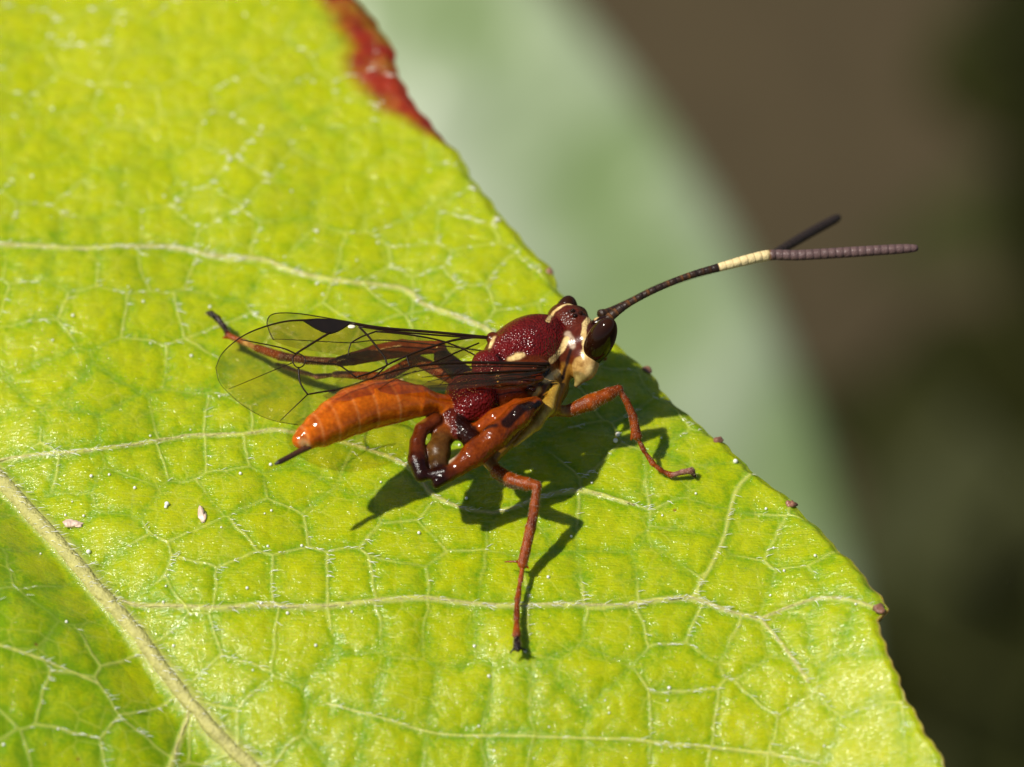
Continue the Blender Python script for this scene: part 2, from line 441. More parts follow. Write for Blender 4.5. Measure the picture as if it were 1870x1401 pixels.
leaf = empty('leaf', Pz(225, 1130)); tag(leaf, 'yellow green veined leaf with toothed edge and red blotch carrying the wasp', 'leaf')
V = np.stack([X, Y, Z], -1); nr, nc = X.shape
# rounded edge and an underside
r1 = V[:, -1] + np.array([0.012, 0, -0.03]); r2 = V[:, -1] + np.array([0.004, 0, -0.075]); r3 = V[:, -1] + np.array([-0.25, 0, -0.10])
idx = np.arange(nr * nc).reshape(nr, nc)
F = np.stack([idx[:-1, :-1], idx[1:, :-1], idx[1:, 1:], idx[:-1, 1:]], -1).reshape(-1, 4)
ext = np.stack([r1, r2, r3], 1); e0 = nr * nc
ei = np.concatenate([idx[:, -1:], e0 + np.arange(nr * 3).reshape(nr, 3)], 1)
F2 = np.stack([ei[:-1, :-1], ei[1:, :-1], ei[1:, 1:], ei[:-1, 1:]], -1).reshape(-1, 4)
sub = idx[::6, ::6]; uv = V[::6, ::6] + np.array([0, 0, -0.16]); e1 = e0 + nr * 3; un, um = sub.shape
ui = e1 + np.arange(un * um).reshape(un, um)
F3 = np.stack([ui[:-1, :-1], ui[:-1, 1:], ui[1:, 1:], ui[1:, :-1]], -1).reshape(-1, 4)
AV = np.vstack([V.reshape(-1, 3), ext.reshape(-1, 3), uv.reshape(-1, 3)])
def full(a, fill_edge=None):
    return np.concatenate([a.ravel(), np.repeat(a[:, -1] if fill_edge is None else np.full(nr, fill_edge), 3), a[::6, ::6].ravel()])
blade = build('blade', AV, np.vstack([F, F2, F3]), M_leaf, leaf, attrs=dict(cell=full(np.clip(1 - (1 - dome) * (1 - 0.42 * smooth01(Y, -1.0, 6.0)), 0, 1)), vein=full(np.clip(np.maximum(v1 * 0.66, main_v * 0.9), 0, 1)),
      fine=full(v2), red=full(red), tone_shade=full(tone_shade), rim=full(rim)))

def surf_z(x, y):
    """height of the finished blade at ground positions (nearest vertex in the photo grid)"""
    x = np.atleast_1d(x); y = np.atleast_1d(y)
    # project to photo position
    rel = np.stack([x, y, macro(x, y)], -1) - CAM
    dep = -(rel @ TOC); px = 935 + 100 * D * rel[:, 0] / dep; py = 700.5 - 100 * D * (rel @ UPC) / dep
    ri = np.clip(np.searchsorted(rows, py), 0, nr - 1)
    out = np.empty(len(x))
    for i in range(len(x)):
        ci = np.clip(np.searchsorted(PX[ri[i]], px[i]), 0, nc - 1); out[i] = Z[ri[i], ci]
    return out

# midrib and side veins as raised strands
for (poly, wd), (g, _) in zip(MAINS, MG):
    if wd < 0.04: continue
    gg = g if wd < 0.1 else g[8:-5]
    zz = surf_z(gg[:, 0], gg[:, 1])
    zz = np.convolve(np.pad(zz, 2, mode='edge'), np.ones(5) / 5, 'valid')
    m = len(gg); r = wd * (0.74 if wd > 0.1 else 0.42) * np.linspace(1.12, 0.75, m) * (1 + 0.14 * np.sin(np.arange(m) * 1.7) * (1 if wd < 0.1 else 0.4))
    pts = np.column_stack([gg, zz - r * (0.55 if wd > 0.1 else 0.7)])
    pts[:, :2] += 0.012 * rng.standard_normal((m, 2))
    v, f = tube(pts, r, 12)
    build('midrib' if wd > 0.1 else 'side_vein', v, f, M_rib, leaf)

# marginal teeth with glands
def blob(c, rad, n=10, m=14, amp=0.18, seed=0, axis=None):
    th = np.linspace(0, np.pi, n); ph = np.linspace(0, 2 * np.pi, m, endpoint=False)
    r_ = np.random.default_rng(seed); k_ = r_.normal(size=(6, 3)) * 2.2; p_ = r_.random(6) * 6
    T, H = np.meshgrid(th, ph, indexing='ij')
    d = np.stack([np.sin(T) * np.cos(H), np.sin(T) * np.sin(H), np.cos(T)], -1)
    bump = 1 + amp * np.mean(np.sin(d @ k_.T + p_), -1)
    q = d * bump[..., None] * np.asarray(rad)
    if axis is not None: q = q @ np.asarray(axis)
    v = q.reshape(-1, 3) + np.asarray(c); f = []
    for i in range(n - 1):
        for j in range(m):
            a = i * m + j; b = i * m + (j + 1) % m
            f.append((a, a + m, b + m, b))
    return v, f
for i, (tx, ty, tr) in enumerate([(1008, 490, 0.10), (1184, 668, 0.13), (1316, 801, 0.13), (1449, 917, 0.12), (1609, 1110, 0.14)]):
    g0 = Pz(tx - 5, ty + 3); z0 = surf_z(g0[0], g0[1])[0]
    v, f = blob((g0[0], g0[1], z0 + 0.01), (tr * 0.68, tr * 0.62, tr * 0.5), 12, 16, 0.9, i)
    build('tooth_gland', v, f, M_gland, leaf)

# white strands on the veins, part hairs, part painted glints, and droplets
vm = np.maximum(v1, main_v * 0.9); ok = np.where((vm > 0.5) & (PX > -20) & (PX < 1720) & (PY > -20) & (PY < 1420) & (er > 0.1))
pick = rng.choice(len(ok[0]), 2000, replace=False)
parts = []
for q in pick:
    i, j = ok[0][q], ok[1][q]; p0 = V[i, j]; 
    if vnoise(p0[0], p0[1], 0.8, 60.0) < 0.42 and random.random() < 0.75: continue
    if seg_dist(p0[0:1], p0[1:2], MG[0][0][::4])[0][0] < 0.24:
        if random.random() < 0.6: continue
        p0 = p0 + np.array([0, 0, 0.07])
    L = random.uniform(0.05, 0.17) * (1.3 if random.random() < 0.15 else 1)
    a = random.gauss(-0.12, 0.4); dr_ = np.array([math.cos(a), math.sin(a), 0])
    pts = [p0 + dr_ * L * s + np.array([0, 0, 0.004 + 0.014 * math.sin(s * 2.6)]) + rng.normal(0, 0.006, 3) for s in (0, 0.35, 0.7, 1.0)]
    parts.append(tube(pts, np.array([0.005, 0.0065, 0.005, 0.002]) * random.uniform(0.6, 1.15) * (1.0 + 0.9 * min(max(p0[1] - 1.0, 0) / 5.0, 1)), 4, False))
v, f = merge(parts); tag(build('vein_hair_glints', v, f, M_hair_glint, leaf), kind='stuff')
parts = []
for q in range(150):
    px = rng.uniform(0, 1600); py = rng.uniform(0, 1400)
    if px > xr(py) - 25: continue
    g0 = Pz(px, py); z0 = surf_z(g0[0], g0[1])[0]; r = random.uniform(0.016, 0.034)
    parts.append(blob((g0[0], g0[1], z0 + r * 0.6), (r, r, r), 7, 9, 0.05, q))
for px, py in [(1343, 845), (1128, 797), (1124, 808), (162, 1013), (305, 925)]:
    g0 = Pz(px, py); z0 = surf_z(g0[0], g0[1])[0]; parts.append(blob((g0[0], g0[1], z0 + 0.03), (0.045, 0.045, 0.045), 7, 9, 0.05, 3))
v, f = merge(parts); tag(build('droplet_glints', v, f, M_dot, leaf), kind='stuff')  # small dots coloured white to imitate glints
# two loose flakes
for (px, py, rr, lab, sd) in [(132, 960, (0.15, 0.07, 0.05), 'cream crumb lying on the leaf beside the thick midrib', 3), (369, 943, (0.07, 0.16, 0.06), 'pinkish white flake lying among leaf cells below the ovipositor', 8)]:
    g0 = Pz(px, py); z0 = surf_z(g0[0], g0[1])[0]
    v, f = merge([blob((g0[0], g0[1], z0 + 0.03), rr, 9, 12, 0.9, sd), blob((g0[0] + rr[0] * 0.7, g0[1] - 0.05, z0 + 0.03), np.array(rr) * 0.5, 7, 9, 0.8, sd + 1), blob((g0[0] - rr[0] * 0.4, g0[1] + rr[1] * 0.7, z0 + 0.035), np.array(rr) * 0.6, 7, 9, 0.8, sd + 2)])
    tag(build('flake', v, f, M_flake, None, origin=(g0[0], g0[1], z0)), lab, 'flake')

# ------------------------------------------------------------------ the wasp: body as one continuous surface
YAW = math.radians(45)
def frame(yaw, pitch=0.0, roll=0.0):
    f = np.array([math.cos(yaw) * math.cos(pitch), math.sin(yaw) * math.cos(pitch), math.sin(pitch)])
    l = np.array([-math.sin(yaw), math.cos(yaw), 0.0]); uu = np.cross(f, l)
    l2 = l * math.cos(roll) + uu * math.sin(roll); u2 = np.cross(f, l2)
    return np.stack([f, l2, u2])          # rows: forward, left, up
ZB = float(surf_z(*Pz(950, 950)[:2])[0])
RED = (0.125, 0.006, 0.005); HEADC = (0.095, 0.015, 0.005); ORA = (0.55, 0.13, 0.004); LEG = (0.27, 0.054, 0.003); DRK = (0.016, 0.0035, 0.0015)
YEL = (0.78, 0.60, 0.26); OLV = (0.26, 0.125, 0.012); BRN = (0.105, 0.020, 0.003); BLK = (0.004, 0.002, 0.0015); PNK = (0.34, 0.17, 0.13); TAN = (0.30, 0.16, 0.035)
prims = []
def W(px, py, h): return P(px, py, np.asarray(h) + ZB)
def ell(px, py, h, semi, col, k=0.08, yaw=YAW, pitch=0.0, roll=0.0, gloss=0.8, punct=0.0, down=0.0, sss=0.0):
    prims.append(dict(t='e', c=W(px, py, h), R=frame(yaw, pitch, roll), s=np.array(semi, float), col=np.array(col), k=k, gloss=gloss, punct=punct, down=down, sss=sss))
def cone(a, b, ra, rb, col, k=0.04, gloss=0.6, punct=0.0, down=0.0, sss=0.0):
    prims.append(dict(t='c', a=np.asarray(a, float), b=np.asarray(b, float), ra=ra, rb=rb, col=np.array(col), k=k, gloss=gloss, punct=punct, down=down, sss=sss))
def chain(pts, k=0.03, col=LEG, seg=False, **kw):
    kw.setdefault('sss', 0.15)
    """pts: (px, py, h, r[, colour]) along a limb"""
    for p, q in zip(pts[:-1], pts[1:]):
        cone(W(*p[:3]), W(*q[:3]), p[3] * (0.72 if seg else 1), q[3] * (1.12 if seg else 1), q[4] if len(q) > 4 else col, k, **kw)
def ev(p, X):
    if p['t'] == 'e':
        q = (X - p['c']) @ p['R'].T; k0 = np.linalg.norm(q / p['s'], axis=-1); k1 = np.linalg.norm(q / p['s'] ** 2, axis=-1)
        return k0 * (k0 - 1) / (k1 + 1e-9)
    a, b = p['a'], p['b']; ab = b - a; t = np.clip(((X - a) @ ab) / (ab @ ab + 1e-12), 0, 1)
    return np.linalg.norm(X - a - t[..., None] * ab, axis=-1) - (p['ra'] + (p['rb'] - p['ra']) * t)
def smin(a, b, k):
    h = np.clip(0.5 + 0.5 * (b - a) / k, 0, 1); return b * (1 - h) + a * h - k * h * (1 - h)

# thorax
ell(957, 642, 1.70, (0.93, 0.60, 0.56), RED, 0.05, gloss=0.75, punct=1.0)                       # mesoscutum
ell(893, 668, 1.92, (0.30, 0.34, 0.26), RED, 0.06, gloss=0.8, punct=1.0)                        # scutellum
ell(945, 700, 1.45, (0.98, 0.60, 0.66), BRN, 0.08, gloss=0.7, punct=0.25)                       # mesopleuron
ell(980, 705, 1.20, (0.62, 0.56, 0.50), OLV, 0.10, gloss=0.6)                                   # breast
ell(862, 728, 1.66, (0.50, 0.50, 0.46), RED, 0.06, pitch=0.5, gloss=0.8, punct=0.9)             # propodeum
ell(1022, 640, 1.55, (0.34, 0.50, 0.42), BRN, 0.08, gloss=0.6)                                  # pronotum
cone(W(1028, 640, 1.55), W(1052, 628, 1.55), 0.22, 0.2, HEADC, 0.06)                            # neck
cone(W(1036, 655, 1.55), W(1004, 745, 1.30), 0.17, 0.17, OLV, 0.08, gloss=0.5)                  # fore pleuron and coxa
cone(W(1004, 700, 1.6), W(935, 800, 1.05), 0.13, 0.12, OLV, 0.08, gloss=0.5)                    # yellowish ventral edge
chain([(1014, 706, 1.62, 0.10), (1000, 744, 1.52, 0.125), (978, 774, 1.42, 0.11), (940, 812, 1.22, 0.05)], col=(0.36, 0.23, 0.03), k=0.08, gloss=0.7)   # yellow lower edge of the flank
# wing hinges
ell(988, 668, 2.0, (0.16, 0.12, 0.10), BRN, 0.05); ell(898, 616, 2.0, (0.12, 0.10, 0.09), BRN, 0.04)
cone(W(985, 690, 1.95), W(955, 700, 1.92), 0.08, 0.09, BRN, 0.04); cone(W(962, 682, 1.98), W(915, 690, 1.95), 0.06, 0.07, DRK, 0.04)
cone(W(975, 712, 1.85), W(880, 690, 1.85), 0.05, 0.06, DRK, 0.04)
# head
HY = math.radians(40); HP = math.radians(-14)
ell(1044, 604, 1.62, (0.34, 0.60, 0.46), HEADC, 0.06, HY, HP, gloss=0.5, punct=0.5)
ell(1060, 642, 1.62, (0.28, 0.40, 0.48), HEADC, 0.20, HY, HP, gloss=0.65)                      # face
ell(1070, 672, 1.58, (0.18, 0.20, 0.25), (0.50, 0.32, 0.10), 0.22, HY, HP, gloss=0.65)         # malar area
cone(W(1062, 688, 1.52), W(1052, 704, 1.42), 0.11, 0.04, (0.26, 0.20, 0.06), 0.10, gloss=0.6)  # mouthparts
ell(1056, 572, 1.85, (0.16, 0.18, 0.08), DRK, 0.06, HY)                                        # ocellar hump
cone(W(1092, 590, 1.75), W(1110, 584, 1.82), 0.11, 0.09, DRK, 0.05)
# abdomen, segment by segment
AB = [(822, 738, 1.72, 0.17), (798, 737, 1.80, 0.20), (765, 733, 1.92, 0.31), (722, 733, 2.00, 0.42), (680, 739, 2.06, 0.455), (645, 751, 2.10, 0.45), (612, 768, 2.13, 0.405), (586, 784, 2.15, 0.335), (563, 797, 2.16, 0.245), (550, 804, 2.17, 0.165)]
for p, q in zip(AB[:-1], AB[1:]):
    cone(W(*p[:3]), W(*q[:3]), p[3] * 0.93, q[3] * 0.975, ORA, 0.009, gloss=1.0, sss=0.6)
# legs ---------------------------------------------------------------
chain([(1004, 745, 1.25, 0.15, OLV), (1022, 750, 1.12, 0.10, OLV), (1036, 751, 1.10, 0.105, TAN)], gloss=0.5)
chain([(1040, 750, 1.10, 0.115), (1078, 735, 1.18, 0.145), (1110, 720, 1.24, 0.125), (1129, 711, 1.26, 0.085)], down=0.6)
chain([(1131, 713, 1.25, 0.055), (1144, 733, 1.1, 0.062), (1156, 762, 0.86, 0.08), (1164, 796, 0.62, 0.092)], down=0.8)
chain([(1164, 798, 0.60, 0.05), (1176, 824, 0.42, 0.042), (1192, 847, 0.25, 0.05), (1208, 860, 0.15, 0.042), (1224, 867, 0.09, 0.055)], down=0.8, seg=True, k=0.012)
chain([(1228, 867, 0.10, 0.045, PNK), (1246, 862, 0.14, 0.05, PNK), (1262, 860, 0.13, 0.06, PNK), (1269, 871, 0.05, 0.03, DRK)], down=1.0)
chain([(1155, 790, 0.68, 0.03), (1153, 803, 0.60, 0.02)])
# right middle leg
chain([(930, 800, 1.05, 0.16, OLV), (893, 842, 0.98, 0.12, OLV), (903, 855, 0.98, 0.11, TAN)], gloss=0.5)
chain([(908, 862, 0.98, 0.125, BRN), (935, 878, 1.06, 0.135, LEG), (962, 884, 1.12, 0.12, LEG), (981, 887, 1.15, 0.085, LEG)], down=0.5)
chain([(982, 890, 1.14, 0.075), (976, 925, 0.92, 0.085), (969, 965, 0.66, 0.095), (960, 1005, 0.42, 0.09), (953, 1031, 0.28, 0.085)], down=0.9)
chain([(953, 1033, 0.26, 0.05), (951, 1060, 0.20, 0.045), (945, 1095, 0.14, 0.055), (943, 1130, 0.10, 0.055), (944, 1160, 0.08, 0.07), (945, 1178, 0.07, 0.065, DRK), (946, 1186, 0.06, 0.045, BLK)], down=0.8, seg=True, k=0.012)
chain([(948, 1026, 0.30, 0.026), (921, 1026, 0.24, 0.016)]); chain([(958, 1030, 0.28, 0.026), (964, 1038, 0.24, 0.018)])
chain([(942, 1182, 0.06, 0.028, BLK), (932, 1193, 0.02, 0.018, BLK)]); chain([(950, 1183, 0.06, 0.028, BLK), (963, 1189, 0.02, 0.018, BLK)])
# right hind leg: coxa, femur, folded tibia
chain([(978, 733, 1.74, 0.09), (945, 744, 1.80, 0.15), (905, 764, 1.74, 0.17), (868, 788, 1.55, 0.13)], k=0.05, col=(0.26, 0.046, 0.002), gloss=1.0)
chain([(982, 736, 1.84, 0.10), (948, 760, 1.90, 0.20), (906, 796, 1.80, 0.225), (866, 830, 1.66, 0.215), (836, 854, 1.56, 0.165)], k=0.10, gloss=1.0, punct=0.3, col=(0.185, 0.034, 0.002))
chain([(842, 850, 1.60, 0.13, BRN), (818, 866, 1.52, 0.14, BRN), (800, 880, 1.46, 0.11, DRK), (797, 887, 1.42, 0.06, DRK)], gloss=0.85)
chain([(812, 862, 1.58, 0.09, LEG), (788, 868, 1.5, 0.08, DRK), (770, 866, 1.48, 0.14, DRK), (761, 840, 1.54, 0.17, DRK), (762, 808, 1.62, 0.14, BRN), (770, 785, 1.68, 0.13, BRN), (794, 768, 1.7, 0.14, BRN)], gloss=0.7, down=0.3)
chain([(822, 772, 1.55, 0.15, BRN), (808, 798, 1.50, 0.18, (0.24, 0.055, 0.005)), (800, 826, 1.46, 0.21, (0.13, 0.055, 0.009)), (800, 852, 1.44, 0.17, (0.10, 0.05, 0.010)), (804, 868, 1.46, 0.11, DRK)], k=0.08, gloss=0.55, down=0.3)
ell(812, 778, 1.52, (0.16, 0.14, 0.16), (0.10, 0.06, 0.05), 0.05, gloss=0.7)
cone(W(826, 845, 1.62), W(845, 832, 1.68), 0.07, 0.06, (0.5, 0.42, 0.28), 0.03, gloss=0.8)
cone(W(815, 745, 1.7), W(832, 790, 1.55), 0.13, 0.12, (0.10, 0.012, 0.006), 0.12, gloss=0.75, punct=0.6); cone(W(838, 772, 1.6), W(862, 806, 1.56), 0.13, 0.18, DRK, 0.14, gloss=0.75, punct=0.5)
# left hind leg, seen behind the wing
chain([(850, 690, 1.4, 0.2, BRN), (808, 652, 1.35, 0.15, DRK), (803, 634, 1.40, 0.11, BRN), (790, 634, 1.40, 0.12, LEG)], gloss=0.7)
chain([(785, 635, 1.40, 0.12), (735, 636, 1.35, 0.165), (685, 645, 1.25, 0.15), (645, 655, 1.15, 0.12, BRN), (622, 660, 1.10, 0.10, DRK)], gloss=0.7, down=0.2)
chain([(620, 661, 1.10, 0.075, BRN), (560, 658, 0.92, 0.075, BRN), (512, 650, 0.74, 0.085, BRN), (470, 636, 0.52, 0.075, LEG)], down=0.6)
chain([(468, 636, 0.50, 0.055, (0.62, 0.36, 0.12)), (446, 625, 0.42, 0.055, (0.62, 0.36, 0.12)), (424, 616, 0.36, 0.05), (416, 612, 0.34, 0.055), (408, 596, 0.36, 0.05, DRK), (398, 582, 0.38, 0.06, DRK), (386, 573, 0.36, 0.055, BLK), (379, 571, 0.32, 0.03, BLK)], down=0.5)
chain([(418, 616, 0.34, 0.03), (406, 617, 0.30, 0.02)])
# left middle leg
chain([(850, 700, 1.2, 0.15, OLV), (758, 657, 1.15, 0.10, LEG), (700, 690, 1.0, 0.10, LEG), (640, 684, 0.75, 0.07), (612, 684, 0.62, 0.065, PNK)], down=0.5)
chain([(612, 684, 0.60, 0.05, PNK), (578, 688, 0.42, 0.05, PNK), (544, 678, 0.25, 0.045, PNK), (518, 668, 0.12, 0.045, PNK), (506, 665, 0.05, 0.03, DRK)], down=0.6, seg=True, k=0.012)
# left front leg, beyond the head
chain([(1020, 640, 1.1, 0.14, OLV), (1040, 590, 0.9, 0.12), (1075, 600, 1.0, 0.085), (1088, 625, 0.7, 0.07), (1096, 645, 0.3, 0.06), (1104, 655, 0.1, 0.045)], down=0.5)
base_n = len(prims)

def field_pts(Xp, pr):
    d = np.full(Xp.shape[:-1], 9.0)
    for p in pr: d = smin(d, ev(p, Xp), p['k'])
    return d
def onto(pts2):
    """where the ray through a photo position meets the body"""
    pts2 = np.asarray(pts2, float); hs = np.linspace(3.4, 0.0, 900)
    Xp = np.stack([W(pts2[:, 0], pts2[:, 1], np.full(len(pts2), h)) for h in hs], 1)
    d = field_pts(Xp, prims[:base_n]); hit = np.argmax(d < 0, axis=1)
    bad = ~(d < 0).any(1); hit[bad] = np.argmin(d[bad], axis=1) if bad.any() else 0
    return Xp[np.arange(len(pts2)), hit]
def mark(pts, r, col, lift=0.3, **kw):
    """raised pale mark along photo points on the body"""
    q = onto(pts); r = np.broadcast_to(np.asarray(r, float), (len(q),))
    q = q - TOC * (r * (1 - lift))[:, None]
    for i in range(len(q) - 1): cone(q[i], q[i + 1], r[i], r[i + 1], col, 0.012, gloss=0.6, **kw)
marks = [
    ([(1016, 680), (1006, 688), (992, 696)], [0.045, 0.06, 0.03], YEL),
    ([(932, 657), (945, 652), (953, 649)], [0.035, 0.055, 0.03], YEL),
    ([(903, 618), (899, 627), (896, 635)], [0.025, 0.045, 0.025], YEL),
    ([(982, 713), (976, 722)], [0.06, 0.05], (0.55, 0.36, 0.10)),
    ([(1036, 611), (1044, 621), (1047, 630)], [0.022, 0.03, 0.02], (0.45, 0.34, 0.24)),
]
for m_ in marks: mark(*m_)

# sample the field
step = 0.021
lo = np.min([np.minimum(p['a'] - p['ra'], p['b'] - p['rb']) if p['t'] == 'c' else p['c'] - p['s'].max() for p in prims], 0) - 0.1
hi = np.max([np.maximum(p['a'] + p['ra'], p['b'] + p['rb']) if p['t'] == 'c' else p['c'] + p['s'].max() for p in prims], 0) + 0.1
nx, ny, nz_ = np.ceil((hi - lo) / step).astype(int)
Fd = np.full((nx, ny, nz_), 1.0, np.float32)
for p in prims:
    if p['t'] == 'e': rr = np.sqrt(((p['R'] * p['s'][:, None]) ** 2).sum(0)); a0, a1 = p['c'] - rr, p['c'] + rr
    else: a0 = np.minimum(p['a'] - p['ra'], p['b'] - p['rb']); a1 = np.maximum(p['a'] + p['ra'], p['b'] + p['rb'])
    mg = p['k'] + 0.07
    i0 = np.maximum(((a0 - mg - lo) / step).astype(int), 0); i1 = np.minimum(((a1 + mg - lo) / step).astype(int) + 2, (nx, ny, nz_))
    ax = [lo[d_] + step * np.arange(i0[d_], i1[d_]) for d_ in range(3)]
    GX = np.stack(np.meshgrid(*ax, indexing='ij'), -1)
    sl_ = tuple(slice(i0[d_], i1[d_]) for d_ in range(3))
    Fd[sl_] = smin(Fd[sl_], ev(p, GX), p['k']).astype(np.float32)

def surface_nets(F, lo, step):
    ins = F < 0; nx, ny, nz = F.shape
    s = np.zeros((nx - 1, ny - 1, nz - 1), np.uint8)
    for a in (0, 1):
        for b in (0, 1):
            for c in (0, 1): s += ins[a:nx - 1 + a, b:ny - 1 + b, c:nz - 1 + c]
    act = np.argwhere((s > 0) & (s < 8)); vid = np.full(s.shape, -1, np.int32); vid[tuple(act.T)] = np.arange(len(act))
    cor = {}
    for a in (0, 1):
        for b in (0, 1):
            for c in (0, 1): cor[a, b, c] = F[act[:, 0] + a, act[:, 1] + b, act[:, 2] + c]
    acc = np.zeros((len(act), 3)); cnt = np.zeros(len(act))
    for ax in range(3):
        for m in range(4):
            o = [m & 1, m >> 1]; c0 = list(o); c0.insert(ax, 0); c1 = list(o); c1.insert(ax, 1)
            f0, f1 = cor[tuple(c0)], cor[tuple(c1)]; x = (f0 < 0) != (f1 < 0)
            t = np.where(x, f0 / np.where(x, f0 - f1, 1), 0)
            p = np.tile(np.array(c0, float), (len(act), 1)); p[:, ax] = t
            acc[x] += p[x]; cnt[x] += 1
    V = lo + step * (act + acc / cnt[:, None]); Fs = []
    for ax in range(3):
        b, c = [d for d in range(3) if d != ax]
        sa = [slice(None)] * 3; sb = [slice(None)] * 3; sa[ax] = slice(0, -1); sb[ax] = slice(1, None)
        i_a, i_b = ins[tuple(sa)], ins[tuple(sb)]; e = np.argwhere(i_a != i_b)
        e = e[(e[:, b] > 0) & (e[:, c] > 0) & (e[:, b] < F.shape[b] - 1) & (e[:, c] < F.shape[c] - 1)]
        def cell(ob, oc):
            q = e.copy(); q[:, b] -= ob; q[:, c] -= oc; return vid[tuple(q.T)]
        q = np.stack([cell(1, 1), cell(0, 1), cell(0, 0), cell(1, 0)], 1)
        flip = i_a[tuple(e.T)]
        if ax == 1: flip = ~flip
        q[~flip] = q[~flip][:, ::-1]; Fs.append(q)
    return V, np.vstack(Fs)
BV, BF = surface_nets(Fd, lo, step); del Fd
_kk = rng.normal(size=(10, 3)) * 6.0; _pp = rng.random(10) * 6.28; _dd = rng.normal(size=(10, 3)); _dd /= np.linalg.norm(_dd, axis=1)[:, None]
BV0 = BV.copy()
for k_, p_, d_ in zip(_kk, _pp, _dd): BV = BV + 0.0024 * np.sin(BV0 @ k_ + p_)[:, None] * d_
# colours
den = np.zeros(len(BV)); ccol = np.zeros((len(BV), 3)); props = {k_: np.zeros(len(BV)) for k_ in ('gloss', 'punct', 'down', 'sss')}
dmin = np.full(len(BV0), 9.0); dists = []
for i, p in enumerate(prims):
    d = ev(p, BV0) - (0.012 if i >= base_n else 0.0); dists.append(d.astype(np.float32)); dmin = np.minimum(dmin, d)
for p, d in zip(prims, dists):
    wgt = np.exp(-np.clip((d - dmin) / 0.008, 0, 40)); den += wgt; ccol += wgt[:, None] * p['col']
    for k_ in props: props[k_] += wgt * p[k_]
ccol /= den[:, None]
for k_ in props: props[k_] /= den
def paint(c, pts, r, col, soft=0.5):
    q = onto(pts); d = np.full(len(BV), 9.0)
    for i in range(max(len(q) - 1, 1)):
        a = q[i]; b = q[min(i + 1, len(q) - 1)] + 1e-6; ab = b - a; t = np.clip(((BV - a) @ ab) / (ab @ ab), 0, 1)
        d = np.minimum(d, np.linalg.norm(BV - a - t[:, None] * ab, axis=1))
    d = d + 0.012 * (vnoise(BV[:, 0] * 9, BV[:, 1] * 9 + BV[:, 2] * 7) - 0.5)
    m = 1 - smooth01(d, r * (1 - soft), r); return c * (1 - m[:, None]) + np.array(col) * m[:, None]
# pale hind margins of the abdominal segments, yellowish belly
sel = np.min(np.array(dists)[[i for i, p in enumerate(prims[:base_n]) if p['sss'] > 0.5]], 0) - dmin < 0.004
for q_ in AB[3:9]:
    c0 = W(*q_[:3]); ax_ = W(*AB[-2][:3]) - W(*AB[2][:3]); ax_ /= np.linalg.norm(ax_); s_ = (BV - c0) @ ax_ - 0.10
    m = np.exp(-(s_ / 0.022) ** 2) * sel * (0.22 + 0.40 * vnoise(BV[:, 0] * 3, BV[:, 2] * 4 + q_[0])); ccol = ccol * (1 - m[:, None]) + np.array((0.72, 0.34, 0.10)) * m[:, None]
    m = np.exp(-((s_ - 0.06) / 0.05) ** 2) * sel * 0.3; ccol = ccol * (1 - m[:, None]) + np.array((0.30, 0.06, 0.006)) * m[:, None]
ccol = paint(ccol, [(768, 768), (735, 773), (700, 783)], 0.15, (0.50, 0.27, 0.04), 0.9)
ccol = paint(ccol, [(552, 808), (560, 815)], 0.12, (0.62, 0.36, 0.14), 0.8)
ccol = paint(ccol, [(968, 738), (945, 752), (925, 772)], 0.13, (0.018, 0.006, 0.003), 0.4)
ccol = paint(ccol, [(985, 735), (978, 742)], 0.08, BLK, 0.6)
ccol = paint(ccol, [(866, 780), (885, 783), (905, 777)], 0.07, (0.04, 0.012, 0.005), 0.8)
ccol = paint(ccol, [(1042, 640), (1036, 660), (1028, 690)], 0.05, (0.02, 0.008, 0.004), 0.7)
ccol = paint(ccol, [(1004, 676), (994, 684)], 0.07, BLK, 0.5)
ccol = paint(ccol, [(985, 702), (1010, 702)], 0.05, BLK, 0.6)
ccol = paint(ccol, [(918, 662), (908, 650)], 0.06, (0.03, 0.008, 0.006), 0.7)
ccol = paint(ccol, [(1040, 570), (1062, 575), (1085, 582)], 0.07, (0.05, 0.014, 0.008), 0.8)
ccol = paint(ccol, [(912, 875), (935, 888), (955, 893)], 0.06, (0.10, 0.06, 0.05), 0.8)
ccol = paint(ccol, [(1016, 704), (1007, 738), (988, 768), (952, 806)], 0.09, (0.46, 0.31, 0.05), 0.7)
ccol = paint(ccol, [(1071, 645), (1076, 662), (1078, 678)], 0.13, (0.74, 0.54, 0.22), 0.6)
ccol = paint(ccol, [(1090, 579), (1075, 582), (1068, 592), (1066, 610), (1068, 630), (1071, 645)], 0.052, YEL, 0.25)
ccol = paint(ccol, [(1042, 556), (1022, 562), (1008, 573), (1000, 587)], 0.045, YEL, 0.25)
ccol = paint(ccol, [(1035, 619), (1027, 636), (1017, 650), (1006, 659)], 0.062, YEL, 0.25)
bd = dict(col=ccol, **props)
origin = W(945, 960, 0.0)
wasp = empty('wasp', origin)
tag(wasp, 'slender red and orange wasp with pale banded antennae standing on the leaf', 'insect')
build('body', BV, BF, M_body, wasp, attrs=bd)

